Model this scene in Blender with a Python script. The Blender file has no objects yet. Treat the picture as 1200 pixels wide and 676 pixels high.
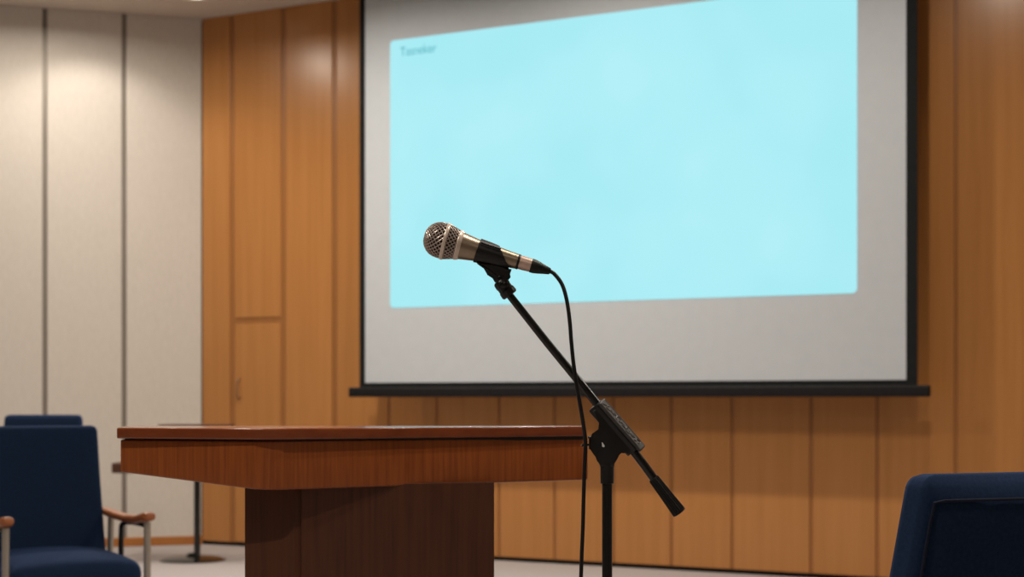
import bpy, bmesh, math, random
from mathutils import Vector, Matrix
random.seed(7)
S = bpy.context.scene
PI = math.pi
F = 2000.0           # focal length in pixels of the 1200 wide frame
HY = 467.0           # horizon row
CH = 1.11            # camera height
# ------------------------------------------------------------------ camera, world, exposure
cam = bpy.data.cameras.new('camera'); co = bpy.data.objects.new('camera', cam)
S.collection.objects.link(co); S.camera = co
co.location = (0, 0, CH); co.rotation_euler = (PI/2, 0, 0)
cam.sensor_width = 36; cam.lens = 60; cam.shift_y = (HY-338)/1200
cam.clip_start = 0.05
cam.dof.use_dof = True; cam.dof.focus_distance = 2.9; cam.dof.aperture_fstop = 6.5
w = bpy.data.worlds.new('world'); S.world = w; w.use_nodes = True
w.node_tree.nodes['Background'].inputs[0].default_value = (1, .9, .8, 1)
w.node_tree.nodes['Background'].inputs[1].default_value = 0.02
S.view_settings.view_transform = 'Standard'; S.view_settings.look = 'None'
S.view_settings.exposure = 0.0; S.view_settings.gamma = 1
S.view_settings.use_curve_mapping = False
S.cycles.max_bounces = 6; S.cycles.use_denoising = True
S.cycles.sample_clamp_indirect = 3

def px(x, y, d):     # a point seen at (x, y) at distance d
    return Vector(((x-600)*d/F, d, CH-(y-HY)*d/F))
CEIL = 4.0
C0 = Vector((-363*13/F, 13.0, 0))                    # corner of the two walls
WD = Vector((3439, -2000, 0)).normalized()           # timber wall runs to the right
WN = Vector((WD.y, -WD.x, 0)) ; WN = WN if WN.y < 0 else -WN   # into the room
LD = Vector((-6150, -2000, 0)).normalized()          # partition runs to the left
LN = Vector((LD.y, -LD.x, 0)); LN = LN if LN.y < 0 else -LN
def along(x, org=C0, dr=WD):                         # pixel column -> distance along a wall
    rx = (x-600)/F
    # org + s*dr : X = rx*Y
    return (rx*org.y-org.x)/(dr.x-rx*dr.y)
def wallpt(x, y, org=C0, dr=WD):                     # pixel -> (s, z) on a wall plane
    s = along(x, org, dr); p = org+dr*s
    return s, CH-(y-HY)*p.y/F

# ------------------------------------------------------------------ lights
W_POW = dict(scallop=21, wash=33, room=38)
def lamp_area(loc, power, size, col=(1, .90, .77), spread=150):
    l = bpy.data.lights.new('lamp', 'AREA'); l.shape = 'DISK'; l.size = size
    l.energy = power; l.color = col; l.spread = math.radians(spread)
    o = bpy.data.objects.new('lamp', l); S.collection.objects.link(o); o.location = loc
    return o
def lamp_spot(loc, power, ang, blend, col=(1, .90, .79), size=.04):
    l = bpy.data.lights.new('lamp', 'SPOT'); l.spot_size = math.radians(ang); l.spot_blend = blend
    l.energy = power; l.color = col; l.shadow_soft_size = size
    o = bpy.data.objects.new('lamp', l); S.collection.objects.link(o); o.location = loc
    return o

# ------------------------------------------------------------------ materials
def mat(name, col, rough=.5, metal=0., spec=.5, coat=0., sheen=0.):
    m = bpy.data.materials.new(name); m.use_nodes = True
    b = m.node_tree.nodes['Principled BSDF']
    b.inputs['Base Color'].default_value = (*col, 1); b.inputs['Roughness'].default_value = rough
    b.inputs['Metallic'].default_value = metal; b.inputs['Specular IOR Level'].default_value = spec
    b.inputs['Coat Weight'].default_value = coat; b.inputs['Sheen Weight'].default_value = sheen
    return m
def noise_col(m, c1, c2, scale, vec, detail=4, lo=.3, hi=.7, bump=0., bdist=.001, rot=(0, 0, 0)):
    nt = m.node_tree; N = nt.nodes; L = nt.links; b = N['Principled BSDF']
    tc = N.new('ShaderNodeTexCoord'); mp = N.new('ShaderNodeMapping'); n = N.new('ShaderNodeTexNoise')
    mp.inputs['Scale'].default_value = vec; mp.inputs['Rotation'].default_value = rot
    n.inputs['Scale'].default_value = scale
    n.inputs['Detail'].default_value = detail
    L.new(tc.outputs['Object'], mp.inputs[0]); L.new(mp.outputs[0], n.inputs['Vector'])
    r = N.new('ShaderNodeValToRGB'); r.color_ramp.elements[0].position = lo; r.color_ramp.elements[1].position = hi
    r.color_ramp.elements[0].color = (*c1, 1); r.color_ramp.elements[1].color = (*c2, 1)
    L.new(n.outputs['Fac'], r.inputs[0]); L.new(r.outputs[0], b.inputs['Base Color'])
    if bump:
        bp = N.new('ShaderNodeBump'); bp.inputs['Strength'].default_value = bump; bp.inputs['Distance'].default_value = bdist
        L.new(n.outputs['Fac'], bp.inputs['Height']); L.new(bp.outputs[0], b.inputs['Normal'])
    return m
M = {}
M['oak'] = noise_col(mat('honey_veneer', (.4, .2, .07), .26, spec=.5), (.445, .192, .056), (.485, .215, .066), 3, (7, 7, .3), lo=.35, hi=.65)
M['oak_groove'] = noise_col(mat('groove_shade', (.3, .13, .04), .4), (.31, .125, .034), (.34, .14, .04), 3, (9, 9, .35))  # same veneer, darkened to stand for shade in the grooves
M['oak_base'] = noise_col(mat('orange_skirting', (.4, .15, .03), .4), (.36, .13, .03), (.44, .17, .04), 3, (2, 2, 9))
M['partition'] = noise_col(mat('partition_fabric', (.55, .5, .44), .85), (.61, .565, .515), (.65, .605, .555), 60, (1, 1, .3), bump=.08)
M['trim_grey'] = noise_col(mat('grey_aluminium', (.2, .18, .15), .5, metal=.3), (.22, .195, .165), (.26, .23, .20), 20, (1, 1, .1))
M['ceil'] = noise_col(mat('ceiling_paint', (.5, .45, .4), .9), (.55, .48, .42), (.60, .53, .46), 40, (1, 1, 1))
M['plain'] = noise_col(mat('plaster', (.4, .36, .3), .9), (.42, .37, .31), (.46, .41, .35), 10, (1, 1, 1))
M['carpet'] = noise_col(mat('carpet', (.4, .36, .34), .95, spec=.1), (.34, .31, .31), (.48, .44, .44), 220, (1, 1, 1), bump=.4, bdist=.004)
M['gap'] = noise_col(mat('dark_recess', (.01, .01, .01), .8), (.012, .01, .008), (.02, .016, .012), 10, (1, 1, 1))
M['screen'] = noise_col(mat('matte_screen', (.55, .55, .54), .9, spec=.1), (.53, .57, .62), (.55, .59, .64), 15, (1, 1, 1))
M['black_cloth'] = noise_col(mat('black_border', (.008, .009, .01), .8, spec=.2), (.007, .008, .009), (.011, .012, .013), 50, (1, 1, 1))
M['bar'] = noise_col(mat('black_bar', (.012, .012, .014), .5, spec=.25), (.006, .006, .008), (.010, .010, .012), 30, (1, 1, 1))
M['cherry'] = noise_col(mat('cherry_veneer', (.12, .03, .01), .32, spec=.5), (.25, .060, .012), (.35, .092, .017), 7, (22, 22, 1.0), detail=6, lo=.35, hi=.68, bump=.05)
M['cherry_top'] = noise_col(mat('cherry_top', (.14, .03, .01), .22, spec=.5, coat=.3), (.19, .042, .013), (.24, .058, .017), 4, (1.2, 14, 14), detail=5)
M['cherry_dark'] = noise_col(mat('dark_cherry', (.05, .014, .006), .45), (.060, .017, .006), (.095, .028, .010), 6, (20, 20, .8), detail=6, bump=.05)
M['navy'] = noise_col(mat('navy_cloth', (.01, .02, .06), .9, spec=.08, sheen=.2), (.007, .017, .044), (.011, .024, .058), 160, (1, 1, 1), bump=.3, bdist=.001)
M['navy'].node_tree.nodes['Principled BSDF'].inputs['Sheen Tint'].default_value = (.25, .42, 1, 1)
M['navy_dark'] = noise_col(mat('navy_piping', (.006, .01, .03), .8, spec=.2), (.006, .010, .025), (.009, .014, .035), 160, (1, 1, 1))
M['steel'] = noise_col(mat('satin_steel', (.45, .42, .38), .4, metal=.85), (.42, .39, .34), (.48, .45, .40), 20, (1, 1, .2))
M['bronze'] = noise_col(mat('brushed_bronze', (.3, .17, .09), .45, metal=.5), (.28, .16, .08), (.34, .2, .11), 20, (1, 1, .2))
M['armwood'] = noise_col(mat('arm_wood', (.3, .1, .03), .35), (.28, .085, .025), (.38, .13, .045), 8, (2, 2, 14))
M['blackmetal'] = noise_col(mat('black_tube', (.006, .006, .006), .2, spec=.5), (.004, .005, .005), (.008, .008, .008), 20, (1, 1, 1))
M['blackpl'] = noise_col(mat('black_plastic', (.006, .006, .007), .38, spec=.4), (.005, .005, .006), (.009, .009, .010), 60, (1, 1, 1))
M['rubber'] = noise_col(mat('black_rubber', (.008, .008, .009), .45, spec=.3), (.006, .006, .007), (.011, .011, .012), 80, (1, 1, 1))
M['embossed'] = noise_col(mat('embossed_plastic', (.03, .028, .028), .45, spec=.6), (.035, .032, .032), (.06, .055, .055), 300, (1, 1, 1), bump=.5)  # greyer than the black plastic around it
M['script'] = noise_col(mat('pale_relief', (.1, .09, .09), .4), (.10, .09, .09), (.15, .14, .135), 200, (1, 1, 1))  # paler than the face beneath, so the script stands out
M['champagne'] = noise_col(mat('champagne_body', (.35, .27, .2), .33, metal=.8), (.33, .26, .19), (.36, .285, .21), 60, (1, 1, 1))
M['ringmetal'] = noise_col(mat('pale_ring', (.8, .68, .58), .3, metal=.25), (.78, .66, .56), (.84, .72, .62), 60, (1, 1, 1))
M['ferrule'] = noise_col(mat('rosy_metal', (.6, .42, .34), .33, metal=.4), (.66, .48, .40), (.72, .53, .45), 60, (1, 1, 1))
M['mesh'] = noise_col(mat('grille_wire', (.4, .33, .3), .3, metal=.6), (.48, .40, .35), (.6, .51, .46), 100, (1, 1, 1))
M['foam'] = noise_col(mat('grille_inside', (.02, .015, .012), .8), (.020, .014, .012), (.035, .025, .02), 200, (1, 1, 1))
M['tabletop'] = noise_col(mat('dark_brown_wood', (.05, .025, .015), .5), (.060, .020, .010), (.085, .03, .014), 6, (2, 14, 14))
M['white'] = noise_col(mat('white_enamel', (.8, .8, .78), .5), (.78, .78, .76), (.82, .82, .8), 10, (1, 1, 1))
def emis(name, col, st):
    m = bpy.data.materials.new(name); m.use_nodes = True; b = m.node_tree.nodes['Principled BSDF']
    b.inputs['Base Color'].default_value = (.02, .02, .02, 1); b.inputs['Specular IOR Level'].default_value = 0
    b.inputs['Emission Color'].default_value = (*col, 1); b.inputs['Emission Strength'].default_value = st
    return m
M['image'] = emis('lit_cyan_image', (.40, .83, .90), 1.0)
nt = M['image'].node_tree                     # faint mottling of the projected picture
n = nt.nodes.new('ShaderNodeTexNoise'); n.inputs['Scale'].default_value = 1.1
tc = nt.nodes.new('ShaderNodeTexCoord'); r = nt.nodes.new('ShaderNodeValToRGB')
r.color_ramp.elements[0].position = .35; r.color_ramp.elements[0].color = (.375, .82, .89, 1)
r.color_ramp.elements[1].position = .65; r.color_ramp.elements[1].color = (.43, .85, .92, 1)
nt.links.new(tc.outputs['Object'], n.inputs['Vector']); nt.links.new(n.outputs['Fac'], r.inputs[0])
nt.links.new(r.outputs[0], nt.nodes['Principled BSDF'].inputs['Emission Color'])
M['imagetext'] = emis('lit_teal_text', (.10, .46, .54), 1.0)
M['glow'] = emis('lamp_glow', (1, .88, .72), 4.0)

# ------------------------------------------------------------------ mesh helpers
def new(name, bm, m, parent=None, smooth=True, angle=40, loc=None):
    me = bpy.data.meshes.new(name); bmesh.ops.recalc_face_normals(bm, faces=bm.faces[:])
    bm.to_mesh(me); bm.free()
    for mm in (m if isinstance(m, (list, tuple)) else [m]): me.materials.append(M[mm])
    o = bpy.data.objects.new(name, me); S.collection.objects.link(o)
    if smooth:
        for p in me.polygons: p.use_smooth = True
        me.set_sharp_from_angle(angle=math.radians(angle))
    if loc is not None: o.location = loc
    if parent: o.parent = parent
    return o
def thing(name, label, cat, loc=(0, 0, 0), rz=0, group=None):
    o = bpy.data.objects.new(name, None); S.collection.objects.link(o)
    o.location = loc; o.rotation_euler = (0, 0, rz); o.empty_display_size = .1
    o['label'] = label; o['category'] = cat
    if group: o['group'] = group
    return o
def tag(o, label, cat, group=None):
    o['label'] = label; o['category'] = cat
    if group: o['group'] = group
    return o
def struct(o): o['kind'] = 'structure'; return o
def shift(bm, v):
    bmesh.ops.translate(bm, vec=v, verts=bm.verts[:]); return bm
def box(bm, lo, hi, bevel=0., seg=2, mtx=None, mi=0):
    r = bmesh.ops.create_cube(bm, size=1); vs = r['verts']
    for v in vs:
        v.co = Vector([(lo[i]+hi[i])/2+v.co[i]*(hi[i]-lo[i]) for i in range(3)])
    fs = list({f for v in vs for f in v.link_faces})
    for f in fs: f.material_index = mi
    if bevel:
        es = list({e for v in vs for e in v.link_edges})
        rr = bmesh.ops.bevel(bm, geom=es, offset=bevel, segments=seg, affect='EDGES', profile=.6)
        vs = list({v for f in rr['faces'] for v in f.verts} | {v for v in vs if v.is_valid})
        for v in vs:
            for f in v.link_faces: f.material_index = mi
    if mtx is not None:
        for v in vs: v.co = mtx @ v.co
    return vs
def frames(pts):
    n = len(pts); T = []
    for i in range(n):
        a = pts[max(i-1, 0)]; b = pts[min(i+1, n-1)]; T.append((b-a).normalized())
    up = Vector((0, 1, 0)) if abs(T[0].y) < .9 else Vector((1, 0, 0))
    u = T[0].cross(up).normalized(); out = []
    for t in T:
        u = (u-t*u.dot(t)).normalized(); out.append((t, u, t.cross(u)))
    return out
def tube(bm, pts, rad, seg=16, cap=True, flute=0, fl_amp=0.):
    pts = [Vector(p) for p in pts]
    if not isinstance(rad, (list, tuple)): rad = [rad]*len(pts)
    rings = []
    for p, r, (t, u, v) in zip(pts, rad, frames(pts)):
        ring = []
        for k in range(seg):
            a = 2*PI*k/seg; rr = r*(1-(fl_amp if (flute and k % 2) else 0))
            ring.append(bm.verts.new(p+(u*math.cos(a)+v*math.sin(a))*rr))
        rings.append(ring)
    for a, b in zip(rings, rings[1:]):
        for k in range(seg):
            bm.faces.new((a[k], a[(k+1) % seg], b[(k+1) % seg], b[k]))
    if cap:
        bm.faces.new(rings[0][::-1]); bm.faces.new(rings[-1])
    return rings
def spline(P, n=8):                    # Catmull-Rom through the points
    P = [Vector(p) for p in P]; Q = [P[0]*2-P[1]]+P+[P[-1]*2-P[-2]]; out = []
    for i in range(1, len(Q)-2):
        p0, p1, p2, p3 = Q[i-1:i+3]
        for k in range(n):
            t = k/n
            out.append(.5*((2*p1)+(p2-p0)*t+(2*p0-5*p1+4*p2-p3)*t*t+(3*p1-p0-3*p2+p3)*t**3))
    out.append(P[-1]); return out
def lathe(bm, prof, org, axis, seg=32, cap=True):   # prof: (t, r) along axis
    axis = axis.normalized()
    pts = [org+axis*t for t, r in prof]
    up = Vector((0, 1, 0)) if abs(axis.y) < .9 else Vector((1, 0, 0))
    u = axis.cross(up).normalized(); v = axis.cross(u); rings = []
    for p, (t, r) in zip(pts, prof):
        rings.append([bm.verts.new(p+(u*math.cos(2*PI*k/seg)+v*math.sin(2*PI*k/seg))*r) for k in range(seg)])
    for a, b in zip(rings, rings[1:]):
        for k in range(seg): bm.faces.new((a[k], a[(k+1) % seg], b[(k+1) % seg], b[k]))
    if cap: bm.faces.new(rings[0][::-1]); bm.faces.new(rings[-1])
    return rings
def prism(bm, front, back, bevel=0., seg=2, mi=0):     # two matching outlines
    a = [bm.verts.new(p) for p in front]; b = [bm.verts.new(p) for p in back]; n = len(a)
    fs = [bm.faces.new(a), bm.faces.new(b[::-1])]
    for k in range(n): fs.append(bm.faces.new((a[k], b[k], b[(k+1) % n], a[(k+1) % n])))
    for f in fs: f.material_index = mi
    if bevel:
        es = list({e for f in fs[:2] for e in f.edges})
        bmesh.ops.bevel(bm, geom=es, offset=bevel, segments=seg, affect='EDGES', profile=.6)
def wallm(org, d, nrm):                # matrix: local x along wall, y into the room, z up
    return Matrix.Translation(org) @ Matrix((( d.x, nrm.x, 0, 0), (d.y, nrm.y, 0, 0), (0, 0, 1, 0), (0, 0, 0, 1)))
MW = wallm(C0, WD, WN); ML = wallm(C0, LD, LN)

# ------------------------------------------------------------------ setting
WL = 8.2; LLEN = 3.6
cornR = C0+WD*WL; cornL = C0+LD*LLEN; YB = -3.2
def poly(pts, z0, z1):
    bm = bmesh.new(); prism(bm, [Vector((p[0], p[1], z1)) for p in pts], [Vector((p[0], p[1], z0)) for p in pts]); return bm
outline = [(C0+LD*-.05+Vector((0, .12, 0)))[:2], (cornR+Vector((.1, .1, 0)))[:2], (cornR.x+.1, YB-.1), (cornL.x-.1, YB-.1), (cornL+Vector((-.1, .1, 0)))[:2]]
struct(new('floor', poly(outline, -.1, 0), 'carpet', smooth=False))
struct(new('ceiling', poly(outline, CEIL, CEIL+.1), 'ceil', smooth=False))

# timber wall: veneered panels with shallow grooves, their shade put into a darker colour, standing on a recessed plinth
seams = [along(x) for x in (272, 332, 392, 456, 512, 585, 650, 719, 787, 858, 950.5, 1028, 1120)]
seams += [seams[-1]+.62, seams[-1]+1.24, seams[-1]+1.86]
bm = bmesh.new()
box(bm, (-.02, -.12, .0), (WL, -.035, CEIL), mtx=MW, mi=1)
hw = [.024]*3+[.012]*10+[.02]*6
edges = [0.0]+seams+[WL]
for i in range(len(edges)-1):
    a = edges[i]+(hw[i-1] if i else .002); b = edges[i+1]-(hw[i] if i < len(seams) else 0)
    if i == 1: continue                       # this bay is the cupboard door
    box(bm, (a, -.04, .03), (b, 0, CEIL), bevel=.002, seg=1, mtx=MW)
    if i < len(seams):
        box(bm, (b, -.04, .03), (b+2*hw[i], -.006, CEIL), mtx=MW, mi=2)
a0 = edges[1]+hw[0]; b0 = edges[2]-hw[1]
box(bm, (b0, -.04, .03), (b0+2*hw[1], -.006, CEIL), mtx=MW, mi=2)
zs = wallpt(302, 375)[1]
box(bm, (a0, -.04, zs+.02), (b0, 0, CEIL), bevel=.002, seg=1, mtx=MW)
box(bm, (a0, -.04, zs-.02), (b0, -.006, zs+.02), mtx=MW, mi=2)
struct(new('wall_back', bm, ['oak', 'gap', 'oak_groove'], smooth=False))
bm = bmesh.new(); box(bm, (a0+.002, -.036, .034), (b0-.002, 0, zs-.022), bevel=.002, seg=1, mtx=MW)
d1 = struct(new('door_1', bm, 'oak', smooth=False))
s, z = wallpt(274, 455)
bm = bmesh.new()
hz = [MW @ Vector(p) for p in ((a0+.05, -.002, z+.07), (a0+.05, .028, z+.07), (a0+.05, .034, z+.055), (a0+.05, .034, z-.055), (a0+.05, .028, z-.07), (a0+.05, -.002, z-.07))]
tube(bm, hz, .007, 10)
new('door_handle', bm, 'bronze', d1)

# light partition on the left: flat cloth panels between grey aluminium posts
bm = bmesh.new()
ls = [-along(x, C0, -LD) for x in (145.5, 52.5)]
ls = [abs(q) for q in ls]; step = ls[1]-ls[0]
ls += [ls[1]+step*k for k in range(1, 6)]
ls = [q for q in ls if q < LLEN]
box(bm, (.0, -.12, 0), (LLEN, -.03, CEIL), mtx=ML, mi=1)
le = [0.0]+ls+[LLEN]
for i in range(len(le)-1):
    box(bm, (le[i]+(.018 if i else .006), -.03, .0), (le[i+1]-.018, 0, CEIL), bevel=.003, seg=1, mtx=ML)
for q in ls:
    box(bm, (q-.018, -.03, 0), (q+.004, -.012, CEIL), mtx=ML, mi=1)
    box(bm, (q+.004, -.03, 0), (q+.018, -.004, CEIL), mtx=ML, mi=1)
struct(new('wall_left', bm, ['partition', 'trim_grey'], smooth=False))
bm = bmesh.new(); box(bm, (.0, -.002, 0), (LLEN, .014, .066), bevel=.003, seg=1, mtx=ML)
struct(new('baseboard_left', bm, 'oak_base', smooth=False))
# remaining walls of the hall (out of frame)
bm = bmesh.new(); box(bm, (cornR.x, YB, 0), (cornR.x+.1, cornR.y+.05, CEIL))
struct(new('wall_right', bm, 'plain', smooth=False))
bm = bmesh.new(); box(bm, (cornL.x-.1, YB, 0), (cornL.x, cornL.y+.05, CEIL))
struct(new('wall_far_left', bm, 'plain', smooth=False))
bm = bmesh.new(); box(bm, (cornL.x-.1, YB-.1, 0), (cornR.x+.1, YB, CEIL))
struct(new('wall_front', bm, 'plain', smooth=False))

# ------------------------------------------------------------------ ceiling lights
def downlight(p, label, power, kind='area', **k):
    t = thing('recessed_downlight', label, 'ceiling light', (p.x, p.y, CEIL-.012), group=k.pop('group', None))
    bm = bmesh.new(); lathe(bm, [(0, .062), (-.002, .085), (.010, .088), (.0125, .062)], Vector((0, 0, 0)), Vector((0, 0, 1)), 32, cap=False)
    new('trim_ring', bm, 'white', t)
    bm = bmesh.new(); lathe(bm, [(.006, .0), (.006, .061), (.010, .061)], Vector((0, 0, 0)), Vector((0, 0, 1)), 32, cap=False)
    new('diffuser', bm, 'glow', t)
    q = Vector((0, 0, -.02))
    o = lamp_area(q, power, .12, **k) if kind == 'area' else lamp_spot(q, power, **k)
    o.parent = t
    return t
# wash light whose mirror image shows as the soft highlight on the timber wall
P = px(0, 0, 0)
s, z = wallpt(380, 66); hp = C0+WD*s; hp.z = z
v = (hp-Vector((0, 0, CH))); r_ = v-WN*2*v.dot(WN); k_ = (CEIL-hp.z)/r_.z
q = hp+r_*k_
loc = MW.inverted() @ q
WOFF = loc.y
#print('wash light at s=%.2f off=%.2f' % (loc.x, loc.y))
for j, f_ in enumerate((.9, 1.2, 1.35, .6)):
    s_ = loc.x+j*1.9
    p = MW @ Vector((s_, WOFF, 0))
    downlight(p, 'recessed round ceiling downlight washing the timber wall, out of frame above the screen', W_POW['wash']*f_, spread=169, group='downlights along the timber wall')
# scallop light close to the partition
p = ML @ Vector((abs(along(98, C0, -LD)), .56, 0))
downlight(p, 'recessed ceiling downlight close above the pale partition panels', W_POW['scallop'], kind='spot', ang=126, blend=.45)
# the one whose rim shows at the top edge
p = px(229, 0, 12.38)
dd = F*(CEIL-CH)/(HY-(-4.6))
p = Vector(((229-600)*dd/F, dd, 0))
downlight(p, 'small glowing recessed downlight cut by top edge near the wall corner', 5, kind='spot', ang=100, blend=.6)
for x, y, f_ in ((-2.6, 8.6, 1.7), (1.5, 6.6, .95), (3.83, 4.6, .9), (-1.8, 3.9, 1.), (1.3, 3.3, 1.), (-1.7, 1.5, 1.15), (.9, -1.2, .35)):  # unseen downlights added as fill and for highlights on the black tubes
    downlight(Vector((x, y, 0)), 'added unseen ceiling downlight giving fill over the seating, out of frame', W_POW['room']*f_, group='added fill downlights over the seating')

# ------------------------------------------------------------------ projection screen
OFF = .27
SO = C0+WN*OFF                       # plane of the screen cloth
def sp(x, y): return wallpt(x, y, SO, WD)
MS = wallm(SO, WD, WN)
t = thing('projection_screen', 'large grey pull-down projection screen with black border and lit cyan image', 'projection screen', SO+WD*sp(745, 0)[0])
ti = Matrix.Translation(-t.location)
xl, _ = sp(421.5, 0); xi, zb = sp(428, 448.5); xr, _ = sp(1062, 0); xo, _ = sp(1075, 0)
ztop = CEIL-.045; zblk = sp(700, 454)[1]
bm = bmesh.new(); box(bm, (xi, -.003, zb), (xr, .001, ztop-.03), mtx=ti @ MS)
new('screen_cloth', bm, 'screen', t, smooth=False)
bm = bmesh.new()
box(bm, (xl, -.003, zblk-.02), (xi, .002, ztop), mtx=ti @ MS); box(bm, (xr, -.003, zblk-.02), (xo, .002, ztop), mtx=ti @ MS)
box(bm, (xi, -.003, zblk-.02), (xr, .002, zb), mtx=ti @ MS); box(bm, (xi, -.003, ztop-.03), (xr, .002, ztop), mtx=ti @ MS)
new('black_border', bm, 'black_cloth', t, smooth=False)
ba, zt = sp(410, 453); bb, _ = sp(1090, 453); zl = sp(745, 465)[1]; zt = sp(745, 452.5)[1]
bm = bmesh.new(); box(bm, (ba, -.022, zl), (bb, .022, zt), bevel=.012, seg=3, mtx=ti @ MS)
wb = new('weight_bar', bm, 'bar', t)
bm = bmesh.new(); box(bm, (ba, -.04, ztop), (bb, .04, CEIL-.002), bevel=.006, seg=3, mtx=ti @ MS)
new('head_rail', bm, 'bar', t)
ia, it = sp(457.5, 48); ib, _ = sp(1004.5, 0); _, il = sp(458, 361)
def rrect(x0, z0, x1, z1, r, y, n=5):
    out = []
    for cx, cz, a0_ in ((x1-r, z1-r, 0), (x0+r, z1-r, 90), (x0+r, z0+r, 180), (x1-r, z0+r, 270)):
        for k in range(n+1):
            a = math.radians(a0_+90*k/n); out.append(Vector((cx+r*math.cos(a), y, cz+r*math.sin(a))))
    return out
bm = bmesh.new(); mm = ti @ MS
prism(bm, [mm @ p for p in rrect(ia, il, ib, it, .03, .003)], [mm @ p for p in rrect(ia, il, ib, it, .03, .0005)])
img = new('projected_image', bm, 'image', t, smooth=False)
cu = bpy.data.curves.new('caption', 'FONT'); cu.body = 'Tasneker'; cu.size = .088; cu.extrude = .0005; cu.space_character = .95
to = bpy.data.objects.new('caption', cu); S.collection.objects.link(to)
dg = bpy.context.evaluated_depsgraph_get(); me = bpy.data.meshes.new_from_object(to.evaluated_get(dg))
bpy.data.objects.remove(to)
s0, z0 = sp(469, 66); s1, _ = sp(512, 60)
mw_ = max(v.co.x for v in me.vertices)
for v in me.vertices:
    v.co = mm @ Vector((s0+v.co.x*(s1-s0)/mw_, .0045+v.co.z, z0+v.co.y))
me.materials.clear(); me.materials.append(M['imagetext'])
cap = bpy.data.objects.new('caption_text', me); S.collection.objects.link(cap); cap.parent = img

# ------------------------------------------------------------------ lectern
LB = px(435, 0, 3.47); LB.z = 0
t = thing('lectern', 'reddish-brown cherry wood lectern with wide angled top on a panelled pedestal', 'lectern', LB)
def lp(x, y, d): return px(x, y, d)-LB
zt = CH-35*3.3/F                    # upper surface of the top
def topoly(pts, z0s, z1s, grow=0):
    return ([Vector((a[0], a[1], z1)) for a, z1 in zip(pts, z1s)], [Vector((a[0], a[1], z0)) for a, z0 in zip(pts, z0s)])
def xy(x, d, dx=0): return ((x-600)*d/F-LB.x, d-LB.y)
# plan: left end, front corner, right end, back right, back left
slab = [xy(137, 3.40), xy(300, 3.302), xy(312, 3.3), xy(326, 3.303), xy(685, 3.59), xy(684, 3.62), xy(150, 3.64)]
thk = 13.2*3.3/F
bm = bmesh.new(); f, b = topoly(slab, [zt-thk]*7, [zt]*7); prism(bm, f, b, bevel=.0035, seg=3)
new('top', bm, 'cherry_top', t, angle=50)
apr = [xy(141.5, 3.415), xy(298, 3.314), xy(311, 3.312), xy(327, 3.315), xy(688.5, 3.60), xy(684, 3.635), xy(160, 3.655)]
zA = zt-thk-.003
zb_ = [CH-(y-HY)*d/F for y, d in ((553, 3.415), (573.5, 3.314), (574.5, 3.312), (574, 3.315), (562, 3.6), (562, 3.635), (553, 3.655))]
bm = bmesh.new(); f, b = topoly(apr, zb_, [zA]*7); prism(bm, f, b, bevel=.004, seg=3)
# a finer left end: drop a rounded lower corner
new('apron', bm, 'cherry', t, angle=50)
# thin shadow-gap spacer between slab and apron
bm = bmesh.new(); ins = [(p[0]*.985, p[1]+(.004 if p[1] < .1 else -.004)) for p in apr]
f, b = topoly(ins, [zA-.004]*7, [zt-thk+.002]*7); prism(bm, f, b)
new('spacer', bm, 'gap', t, smooth=False)
# pedestal: canted corner post and recessed front panel
zc = CH-(576-HY)*3.33/F+.012
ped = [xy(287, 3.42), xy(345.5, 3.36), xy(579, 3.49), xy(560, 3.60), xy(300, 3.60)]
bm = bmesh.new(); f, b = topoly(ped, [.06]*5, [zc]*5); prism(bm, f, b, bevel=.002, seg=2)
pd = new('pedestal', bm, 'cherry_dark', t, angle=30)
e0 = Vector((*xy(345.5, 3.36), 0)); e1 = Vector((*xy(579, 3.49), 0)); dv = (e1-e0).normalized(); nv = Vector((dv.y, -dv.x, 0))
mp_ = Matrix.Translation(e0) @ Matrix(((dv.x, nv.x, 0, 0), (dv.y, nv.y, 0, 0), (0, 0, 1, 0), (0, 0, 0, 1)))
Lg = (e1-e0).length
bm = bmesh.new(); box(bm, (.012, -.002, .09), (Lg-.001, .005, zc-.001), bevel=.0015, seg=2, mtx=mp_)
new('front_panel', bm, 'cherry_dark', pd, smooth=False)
bs = [Vector((p[0], p[1], 0)) for p in ped]; cc = sum(bs, Vector())/5
bs = [cc+(p-cc)*1.16 for p in bs]
bm = bmesh.new(); f, b = topoly([p[:2] for p in bs], [0]*5, [.06]*5); prism(bm, f, b, bevel=.006, seg=2)
new('plinth', bm, 'cherry', t, angle=30)

# ------------------------------------------------------------------ microphone stand
D = 2.86; U = D/F
def mp(x, y, dd=0.): return px(x, y, D+dd)
SB = mp(711.5, 0); SB.z = 0
st = thing('microphone_stand', 'black boom microphone stand standing in front of the lectern, right of it', 'microphone stand', SB)
def q(x, y, dd=0.): return mp(x, y, dd)-SB
bm = bmesh.new(); tube(bm, [q(711.5, 548), Vector((0, 0, .70)), Vector((0, 0, .08))], 6.0*U, 24)
new('stem', bm, 'blackmetal', st)
bm = bmesh.new(); lathe(bm, [(0, .0150), (.02, .0152), (.30, .0125), (.31, .0150), (.34, .0150), (.345, .009)], Vector((0, 0, .075)), Vector((0, 0, 1)), 24)
new('lower_tube', bm, 'blackmetal', st)
for k in range(3):
    a = math.radians(200+120*k); dr = Vector((math.cos(a), math.sin(a), 0))
    bm = bmesh.new(); tube(bm, [dr*.01+Vector((0, 0, .13)), dr*.05+Vector((0, 0, .10)), dr*.33+Vector((0, 0, .012))], .008, 12)
    lg = new('leg', bm, 'blackmetal', st)
    bm = bmesh.new(); tube(bm, [dr*.30+Vector((0, 0, .021)), dr*.35+Vector((0, 0, .0115))], .0115, 12)
    new('rubber_foot', bm, 'rubber', lg)
bm = bmesh.new()
zc_ = q(711.5, 546.5).z; z2 = q(711.5, 567).z
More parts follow.
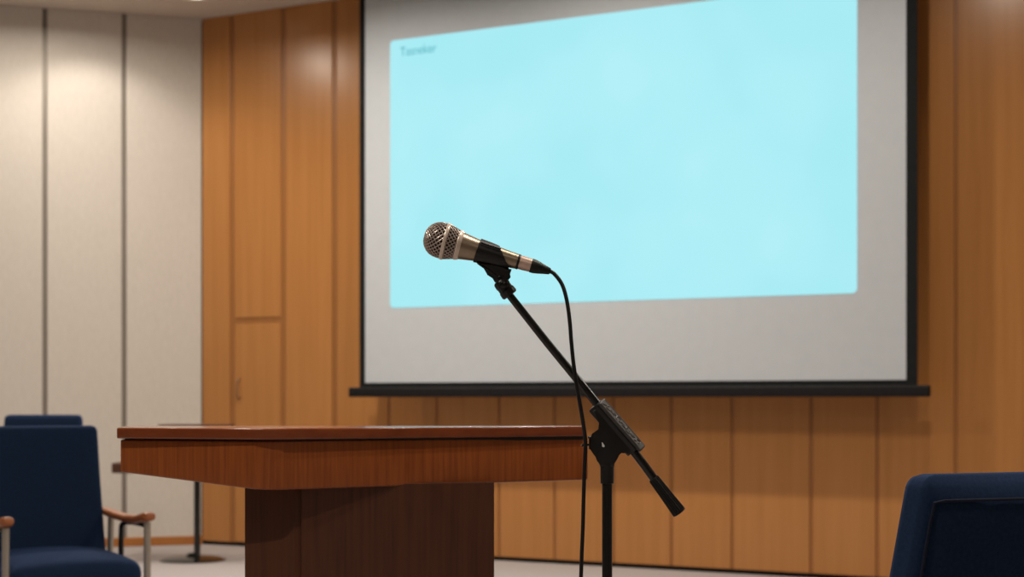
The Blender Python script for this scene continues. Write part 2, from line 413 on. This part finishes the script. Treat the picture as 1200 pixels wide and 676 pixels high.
lathe(bm, [(0, 6.4*U), (.001, 7.8*U), (zc_-z2-.001, 8.0*U), (zc_-z2+.001, 8.4*U), (zc_-z2+.006, 8.4*U)], Vector((0, 0, z2)), Vector((0, 0, 1)), 28)
new('sleeve', bm, 'blackpl', st)
# clutch body
outl = [(694.6, 482), (700, 475), (712, 480), (733, 508), (741, 524), (736, 533), (728, 527.5), (723.5, 532), (720.6, 538), (719.2, 547), (703.2, 547), (702.2, 540),
        (700, 534), (696.4, 529.5), (692, 527), (690, 526), (690, 512), (695.5, 510), (701, 503), (704, 498), (704.5, 495)]
bm = bmesh.new(); prism(bm, [q(x, y, -.011) for x, y in outl], [q(x, y, .011) for x, y in outl], bevel=.0035, seg=3)
cb = new('clutch_body', bm, 'blackpl', st, angle=50)
# boom housing: rounded square tube turned about the boom so one face looks up and out
A = q(698, 474); B = q(743.5, 526.5); ax = (B-A).normalized(); Lh = (B-A).length
pn = Vector((0, 1, 0)); n1 = ax.cross(pn).normalized()       # n1 lies in the picture plane
if n1.z < 0: n1 = -n1
ang = math.radians(38)
fu = (n1*math.cos(ang)-pn*math.sin(ang)).normalized(); fv = ax.cross(fu)
mh = Matrix.Translation(A) @ Matrix(((ax.x, fu.x, fv.x, 0), (ax.y, fu.y, fv.y, 0), (ax.z, fu.z, fv.z, 0), (0, 0, 0, 1)))
h = 8.6*U
bm = bmesh.new(); box(bm, (0, -h, -h), (Lh+.002, h*.9, h), bevel=.0035, seg=3, mtx=mh)
new('boom_housing', bm, 'blackpl', cb)
bm = bmesh.new(); box(bm, (.001, h*.9-.001, -h*.86), (Lh+.008, h*.9+.0045, h*.86), bevel=.003, seg=3, mtx=mh)
pl = new('embossed_face', bm, 'embossed', cb)
bm = bmesh.new()                                             # raised flowing script, not readable in the photo
def ms(a, b): return mh @ Vector((a*Lh, h*.9+.0048, b*h))
scr = []
for k in range(78):
    u_ = k/77; scr.append(ms(.08+.88*u_-.035*math.sin(u_*PI*22), .42*math.sin(u_*PI*18+.5)*(.6+.4*math.sin(u_*21))))
tube(bm, scr, .0010, 6)
tube(bm, [ms(.04, .62), ms(.5, .66), ms(.98, .62)], .0006, 6); tube(bm, [ms(.04, -.62), ms(.5, -.66), ms(.98, -.62)], .0006, 6)
new('raised_script', bm, 'script', pl)
# pale pointer mark on the clutch
bm = bmesh.new()
mk = [(705.2, 518), (706.5, 518.8), (708.6, 522.5), (708, 524), (705.6, 523.4)]
prism(bm, [q(x, y, -.0118) for x, y in mk], [q(x, y, -.0105) for x, y in mk])
new('pointer_mark', bm, 'white', cb, smooth=False)
# clutch handle stub and cable hook on the left
bm = bmesh.new(); tube(bm, [q(697, 512.5), q(689, 512.5)], 1.4*U, 12)
tube(bm, [q(691, 521), q(683, 521.5), q(681.5, 522.5)], 1.5*U, 12)
new('cable_hook', bm, 'blackmetal', cb)
# boom
bpts = [q(x, y) for x, y in ((592.5, 340), (606, 357), (640, 400), (672, 439), (700, 473.5), (722, 501), (742, 528), (755, 545), (768, 563), (772, 568))]
bm = bmesh.new(); tube(bm, spline(bpts, 4), [ (4.4+.6*min(1, k/16))*U for k in range(37)], 20)
new('boom', bm, 'blackmetal', st)
g0 = q(765.5, 560); g1 = q(796.5, 601); ga = g1-g0; gl = ga.length
bm = bmesh.new()
prof = [(0, 5.2), (.01, 6.0), (.05, 6.5), (.5, 7.3), (.9, 8.3), (.955, 8.3)]
tube(bm, [g0+ga*a for a, r in prof], [r*U for a, r in prof], 40, cap=True, flute=1, fl_amp=.10)
lathe(bm, [(gl*.95, 8.5*U), (gl*.985, 8.4*U), (gl, 7.4*U)], g0, ga, 32)
new('counter_grip', bm, 'rubber', st, angle=25)
# swivel at the top of the boom
bm = bmesh.new()
s0_ = q(585, 328.5); s1_ = q(598, 346); sa = s1_-s0_; sl = sa.length
tube(bm, [s0_+sa*a for a in (0, .05, .12, .36, .42, .60, .66, .90, .96, 1)], [r*U for r in (6.6, 8.0, 8.8, 9.1, 8.5, 8.6, 9.5, 9.8, 9.3, 8.3)], 28, flute=1, fl_amp=.04)
sw = new('swivel', bm, 'blackpl', st, angle=25)
bm = bmesh.new(); lathe(bm, [(-.013, 3.0*U), (-.012, 4.2*U), (.012, 4.2*U), (.013, 3.0*U)], q(590, 334, -.006), Vector((0, 1, 0)), 20)
new('pivot_screw', bm, 'blackmetal', sw)

# ------------------------------------------------------------------ microphone (axis rises to the upper left)
T0 = mp(497.2, 276.0); ang = math.radians(15.6)
AX = Vector((math.cos(ang), 0, -math.sin(ang)))
mic = thing('microphone', 'champagne metal handheld microphone with round wire grille clipped on the boom stand', 'microphone', T0)
O = Vector((0, 0, 0))
def prof(*pr): return [(a*U, b*U) for a, b in pr]
gr = [(0, 0.2), (.4, 4.5), (1.6, 8.6), (3.8, 12.4), (7, 16), (11, 18.7), (15.5, 20.2), (20, 20.6), (25, 20.8), (28.5, 20.2), (33, 18.9), (37, 17.7), (41, 16.6)]
bm = bmesh.new(); lathe(bm, prof(*[(a+.8, max(.1, r-1.1)) for a, r in gr]), O, AX, 40, cap=False)
gi = new('grille_lining', bm, 'foam', mic)
# woven wire: diagonal wires wound both ways over the head
def rad_at(a):
    for (a0_, r0), (a1_, r1) in zip(gr, gr[1:]):
        if a0_ <= a <= a1_: return r0+(r1-r0)*(a-a0_)/(a1_-a0_)
    return gr[-1][1]
uu = AX.cross(Vector((0, 1, 0))).normalized(); vv = AX.cross(uu)
bm = bmesh.new()
def wires(a_lo, a_hi, n, slope, steps):
    for sgn in (1, -1):
        for k in range(n):
            pts = []; th = 2*PI*k/n; ap = a_lo
            for j in range(steps+1):
                a = a_lo+(a_hi-a_lo)*j/steps
                rr = rad_at(a)
                th += sgn*slope*(math.hypot(a-ap, rr-rad_at(ap)))/max(rr, 5)
                ap = a
                w_ = .35*math.sin(j*PI+ (0 if sgn > 0 else PI))
                pts.append(AX*a*U+(uu*math.cos(th)+vv*math.sin(th))*(rr+w_)*U)
            tube(bm, pts, .66*U, 6)
wires(1.2, 24, 22, 1.1, 16); wires(27, 40.5, 24, .9, 8)
for a in (1.0, 2.2):
    tube(bm, [AX*a*U+(uu*math.cos(2*PI*k/24)+vv*math.sin(2*PI*k/24))*rad_at(a)*U for k in range(25)], .6*U, 5)
new('wire_grille', bm, 'mesh', mic)
bm = bmesh.new(); lathe(bm, prof((23.4, 20.2), (23.6, 21.6), (24.4, 22.0), (26.6, 22.0), (27.4, 21.5), (27.6, 20)), O, AX, 48)
new('grille_ring', bm, 'ringmetal', mic)
bm = bmesh.new(); lathe(bm, prof((39.6, 16.5), (39.8, 17.7), (40.6, 18.1), (44.0, 17.2), (45, 16.6), (45.2, 14)), O, AX, 48)
new('neck_ring', bm, 'ringmetal', mic)
bm = bmesh.new(); lathe(bm, prof((44.5, 14), (45, 16.0), (52, 14.9), (60, 13.6), (70, 12.5), (84, 11.3), (100, 9.9), (113, 8.9), (113.6, 8.2)), O, AX, 48)
new('body', bm, 'champagne', mic)
bm = bmesh.new(); lathe(bm, prof((113.2, 8.5), (113.4, 9.1), (115.6, 9.0), (115.8, 8)), O, AX, 40)
new('black_band', bm, 'blackpl', mic)
cabling = AX.copy()
# cable with its plug
cb_ = thing('microphone_cable', 'thin black microphone cable hanging from the microphone past the lectern edge', 'cable', mp(681, 676))
CO = cb_.location
ax2 = Vector((math.cos(math.radians(17.5)), 0, -math.sin(math.radians(17.5))))
po = T0+AX*115.6*U-CO
bm = bmesh.new(); lathe(bm, prof((-1, 7.0), (0, 8.3), (6, 8.3), (14.2, 7.9), (14.8, 7.2)), po, AX, 40)
new('plug_shell', bm, 'ferrule', cb_)
po2 = po+AX*14.6*U
bm = bmesh.new(); lathe(bm, prof((-.5, 7.4), (0, 8.4), (4, 8.3), (10, 7.0), (17, 5.2), (22.5, 3.9), (23.5, 2.8)), po2, ax2, 36)
new('plug_boot', bm, 'rubber', cb_)
pe = po2+ax2*22*U
def c(x, y, dd=0.): return mp(x, y, dd)-CO
cp = [pe, pe+ax2*6*U+Vector((0, -.002, -.002)), c(658.5, 333, -.006), c(664, 351, -.012), c(667.5, 375, -.018), c(669.5, 400, -.022), c(672, 425, -.024), c(675.6, 450, -.024), c(680.5, 478, -.022),
      c(684, 500, -.018), c(685.8, 514, -.014), c(686, 526, -.014), c(685, 550, -.014), c(684, 580, -.012), c(683, 620, -.01), c(681.4, 660, -.01), c(680, 720, -.01), c(679, 850, .0), c(678, 1080, .02)]
fl = [Vector((cp[-1].x-.005, cp[-1].y+.02, -CO.z+.12)), Vector((cp[-1].x+.0, cp[-1].y+.06, -CO.z+.03)), Vector((cp[-1].x+.04, cp[-1].y+.15, -CO.z+.006)), Vector((cp[-1].x+.35, cp[-1].y+.30, -CO.z+.006)),
      Vector((cp[-1].x+.9, cp[-1].y+.15, -CO.z+.006))]
bm = bmesh.new(); tube(bm, spline(cp+fl, 6), 2.35*U, 12)
new('cord', bm, 'rubber', cb_)

# clip gripping the microphone (part of the stand)
TT = T0-SB
def am(a, b, dd=0.):   # along the microphone axis / perpendicular (down positive) in pixels
    pr = Vector((-math.sin(ang), 0, -math.cos(ang)))
    return TT+AX*a*U+pr*b*U+Vector((0, dd, 0))
bm = bmesh.new(); SEG = 40; rings = []
for i, (f0, rr) in enumerate([(0, 13.2), (.0, 14.6), (.25, 14.2), (.5, 13.7), (.75, 13.1), (1, 12.3), (1, 10.6), (.5, 12.0)]):
    ring = []
    for k in range(SEG):
        th = 2*PI*k/SEG; up = math.cos(th)
        a_lo = 64.5-2.2*up*0+1.0*up; a_hi = 97-9*up       # slanted rear mouth
        a = a_lo+(a_hi-a_lo)*f0
        ring.append(bm.verts.new(TT+AX*a*U+(-Vector((-math.sin(ang), 0, -math.cos(ang)))*up+Vector((0, 1, 0))*math.sin(th))*rr*U))
    rings.append(ring)
for a, b in zip(rings, rings[1:]+rings[:1]):
    for k in range(SEG): bm.faces.new((a[k], a[(k+1) % SEG], b[(k+1) % SEG], b[k]))
clip = new('microphone_clip', bm, 'blackpl', st, angle=50)
# side ribs
bm = bmesh.new()
for th in (52, 62):
    p_ = []
    for a in (67, 75, 84, 91):
        t_ = math.radians(th); rr = 14.3-(a-67)*.05
        p_.append(TT+AX*a*U+(-Vector((-math.sin(ang), 0, -math.cos(ang)))*math.cos(t_)-Vector((0, 1, 0))*math.sin(t_))*rr*U)
    tube(bm, p_, .9*U, 8)
new('clip_rib', bm, 'blackpl', clip)
# wedge shaped shank from the sleeve down to the swivel
wd = [(557.5, 305.8), (575, 309.8), (590, 313.6), (599.6, 315.5), (598.5, 319), (595.8, 324), (594.5, 332), (580, 331), (577, 326), (573.4, 320.5), (567, 314.8), (559.5, 309.5)]
bm = bmesh.new(); prism(bm, [q(x, y, -.0105) for x, y in wd], [q(x, y, .0105) for x, y in wd], bevel=.004, seg=3)
new('clip_shank', bm, 'blackpl', clip, angle=50)
bm = bmesh.new(); lathe(bm, prof((0, 7.6), (.8, 8.4), (2.4, 8.4), (3.2, 7.6)), q(585.5, 323.5), Vector((.45, 0, -.9)), 28)
new('clip_collar', bm, 'blackmetal', clip)

# ------------------------------------------------------------------ armchairs
def cushion(bm, nx, ny, nz, fn, bev):
    """subdivided rounded box in the unit cube, deformed by fn"""
    r = bmesh.ops.create_cube(bm, size=1)
    bmesh.ops.subdivide_edges(bm, edges=bm.edges[:], cuts=5, use_grid_fill=True)
    for v in bm.verts: v.co = fn(v.co.copy())
def rounded(p, dims, r):
    # p in unit cube (-.5..+.5): move to box of dims with corner radius r
    half = Vector([d/2 for d in dims]); x = Vector([p[i]*dims[i] for i in range(3)])
    inner = Vector([max(-half[i]+r, min(half[i]-r, x[i])) for i in range(3)])
    d = x-inner
    return inner+d.normalized()*r if d.length > 1e-6 and max(abs(d[i]) for i in range(3)) > r*.999 else x
def soft_box(dims, r, cuts=7):
    bm = bmesh.new(); bmesh.ops.create_cube(bm, size=1)
    es = bm.edges[:]
    bmesh.ops.subdivide_edges(bm, edges=es, cuts=cuts, use_grid_fill=True)
    # pack the outermost rows of vertices into the rounded rim
    n = cuts+1
    for v in bm.verts:
        c_ = []
        for i in range(3):
            k = round((v.co[i]+.5)*n); h_ = dims[i]/2
            m_ = min(k, n-k); sg = -1 if k < n/2 else 1
            if m_ <= 2: t_ = [0, .45, 1][m_]*r; val = sg*(h_-t_)
            else:
                u_ = (k-2)/(n-4); val = -h_+r+(2*h_-2*r)*u_
            c_.append(val)
        x = Vector(c_); inner = Vector([max(-dims[i]/2+r, min(dims[i]/2-r, x[i])) for i in range(3)])
        d = x-inner
        if d.length > 1e-7:
            x = inner+d.normalized()*max(abs(d[0]), abs(d[1]), abs(d[2]))
        v.co = x
    return bm
def armchair(loc, rz, label, scale=1., bw=.40, flare=.055, thick=.062, roll=.012, group='navy armchairs'):
    """chair faces local -Y; origin on the floor under the seat"""
    t = thing('armchair', label, 'armchair', loc, rz, group); t.scale = (scale,)*3
    H = 1.0; SHT = .455
    lean = math.radians(9)
    def backpos(v):                       # v: cushion coords, z measured from seat upwards
        return v
    bh = H-.40
    bm = soft_box((bw, thick, bh), min(.024, thick*.45), 15)
    for v in bm.verts:
        z01 = (v.co.z+bh/2)/bh
        v.co.x *= 1+flare/bw*2*(1-z01)**.9 if z01 < 1 else 1
        crv = .030*(abs(v.co.x)/(bw/2))**2
        y = v.co.y-crv*.5+.012*math.sin(z01*PI)
        z = v.co.z+bh/2
        if v.co.y > 0: y *= 1-min(.92, roll/(thick/2)*max(0, (z01-.925)/.075)**1.3)
        v.co.y = .235+y+math.tan(lean)*z*.75; v.co.z = .40+z
    new('backrest', bm, 'navy', t, angle=70)
    # piping round the rear face of the backrest
    bm = bmesh.new(); pp = []
    ring = [(-1, 0), (-1, .3), (-1, .6), (-1, .85), (-.99, .92), (-.9, .925), (-.45, .925), (0, .925), (.45, .925), (.9, .925), (.99, .92), (1, .85), (1, .6), (1, .3), (1, 0)]
    for sx, z01 in ring:
        half = bw/2*(1+flare/bw*2*(1-z01)**.9)-.012
        z = z01*bh
        crv = .030*abs(sx)**2*.5
        pp.append(Vector((sx*half, .235+thick/2-.002-crv+.012*math.sin(z01*PI)+math.tan(lean)*z*.75, .40+z)))
    tube(bm, pp, .003, 8)
    new('piping', bm, 'navy_dark', t)
    W = .66
    bm = soft_box((.505, .50, .10), .045, 9)
    for v in bm.verts:
        y01 = (v.co.y+.25)/.5
        v.co.x *= 1-.06*y01
        v.co.z += .02*(1-(v.co.x/.27)**2)*(v.co.z > 0)-.02*(1-y01)**3+.45
        v.co.y -= .02
    new('seat', bm, 'navy', t, angle=70)
    bm = bmesh.new()
    box(bm, (-.23, -.235, .365), (.23, -.215, .40), bevel=.004); box(bm, (-.23, .19, .365), (.23, .21, .40), bevel=.004)
    box(bm, (-.24, -.22, .365), (-.22, .2, .40), bevel=.004); box(bm, (.22, -.22, .365), (.24, .2, .40), bevel=.004)
    new('seat_rail', bm, 'steel', t, smooth=False)
    for sx in (-1, 1):
        x = sx*.270
        bm = bmesh.new(); tube(bm, [Vector((x, -.245, 0)), Vector((x, -.245, .632))], .0135, 16)
        tube(bm, [Vector((x, -.245, .34)), Vector((sx*.225, -.235, .34))], .009, 10)
        new('front_leg', bm, 'steel', t)
        bm = bmesh.new(); tube(bm, spline([Vector((x, .30, 0)), Vector((x, .25, .2)), Vector((x, .215, .42)), Vector((x, .20, .632))], 5), .0125, 14)
        tube(bm, [Vector((x, .222, .40)), Vector((sx*.222, .205, .385))], .009, 10)
        new('rear_leg', bm, 'steel', t)
        bm = bmesh.new(); tube(bm, spline([Vector((x-sx*.004, .06, .42)), Vector((x-sx*.004, .055, .58)), Vector((x-sx*.002, .03, .612)), Vector((x, -.06, .622)), Vector((x, -.2, .622))], 5), .011, 12)
        tube(bm, [Vector((x-sx*.004, .06, .43)), Vector((sx*.225, .06, .40))], .010, 10)
        new('arm_bracket', bm, 'blackmetal', t)
        bm = bmesh.new()                       # wooden armrest with rounded nose, rising a little at the front
        prs = [(-.285, .012, .010), (-.278, .022, .016), (-.25, .027, .019), (-.15, .028, .017), (0, .027, .015), (.15, .025, .015), (.28, .022, .015), (.32, .016, .012)]
        rg = []
        for y, wx, hz_ in prs:
            zc2 = .645+.012*math.exp(-((y+.27)/.06)**2)-.010*math.sin((y+.27)/.5*PI); rg.append([bm.verts.new((x+wx*math.copysign(abs(math.cos(a))**.7, math.cos(a)), y, zc2+hz_*math.copysign(abs(math.sin(a))**.7, math.sin(a)))) for a in [2*PI*k/20 for k in range(20)]])
        for a, b in zip(rg, rg[1:]):
            for k in range(20): bm.faces.new((a[k], a[(k+1) % 20], b[(k+1) % 20], b[k]))
        bm.faces.new(rg[0][::-1]); bm.faces.new(rg[-1])
        new('armrest', bm, 'armwood', t, angle=60)
    return t
def at(x, d): return Vector(((x-600)*d/F, d, 0))
armchair(at(69.5, 6.65), math.radians(31), 'front navy armchair at far left, facing the camera, wooden armrests on steel legs', bw=.475, flare=.022)
armchair(at(30, 8.75), math.radians(-2), 'second navy armchair directly behind the front left one, only its top and right arm showing', scale=1.025, bw=.40, flare=.03)
# the near chair on the right, seen from behind
armchair(Vector((.765, 3.28, 0)), math.radians(180+26), 'dark navy chair back close up in the bottom right corner, turned away', bw=.44, flare=.085, thick=.085, roll=.034, scale=.98)

# ------------------------------------------------------------------ small pedestal table by the timber wall corner
TB = at(231, 11.7)
t = thing('pedestal_table', 'small dark pedestal table behind the lectern, near where the pale and timber walls meet', 'table', TB)
k = 11.7/F
zt2 = CH-(541-HY)*k; zt3 = CH-(553-HY)*k
bm = bmesh.new(); box(bm, (-92.5*k, -.2, zt3), (60*k, .2, zt2), bevel=.012, seg=3)
new('tabletop', bm, 'tabletop', t)
bm = bmesh.new(); tube(bm, [Vector((0, 0, .02)), Vector((0, 0, zt3+.005))], .022, 20)
new('pole', bm, 'blackmetal', t)
bm = bmesh.new(); lathe(bm, [(0, .22), (.008, .225), (.02, .19), (.03, .05), (.05, .034), (.055, .02)], Vector((-.03, 0, 0)), Vector((0, 0, 1)), 40)
new('foot', bm, 'blackmetal', t)
ztb = CH-(497.2-HY)*k
bx_ = TB+Vector((0, 0, zt2))
t = thing('wooden_box', 'brown box on the far pedestal table, its top edge just above the lectern', 'box', bx_)
bm = bmesh.new(); box(bm, (-41*k, -.12, 0), (40*k, .12, ztb-zt2-.025), bevel=.004); new('case', bm, 'tabletop', t)
bm = bmesh.new(); box(bm, (-42*k, -.125, ztb-zt2-.025), (41*k, .125, ztb-zt2), bevel=.006); new('lid', bm, 'tabletop', t)
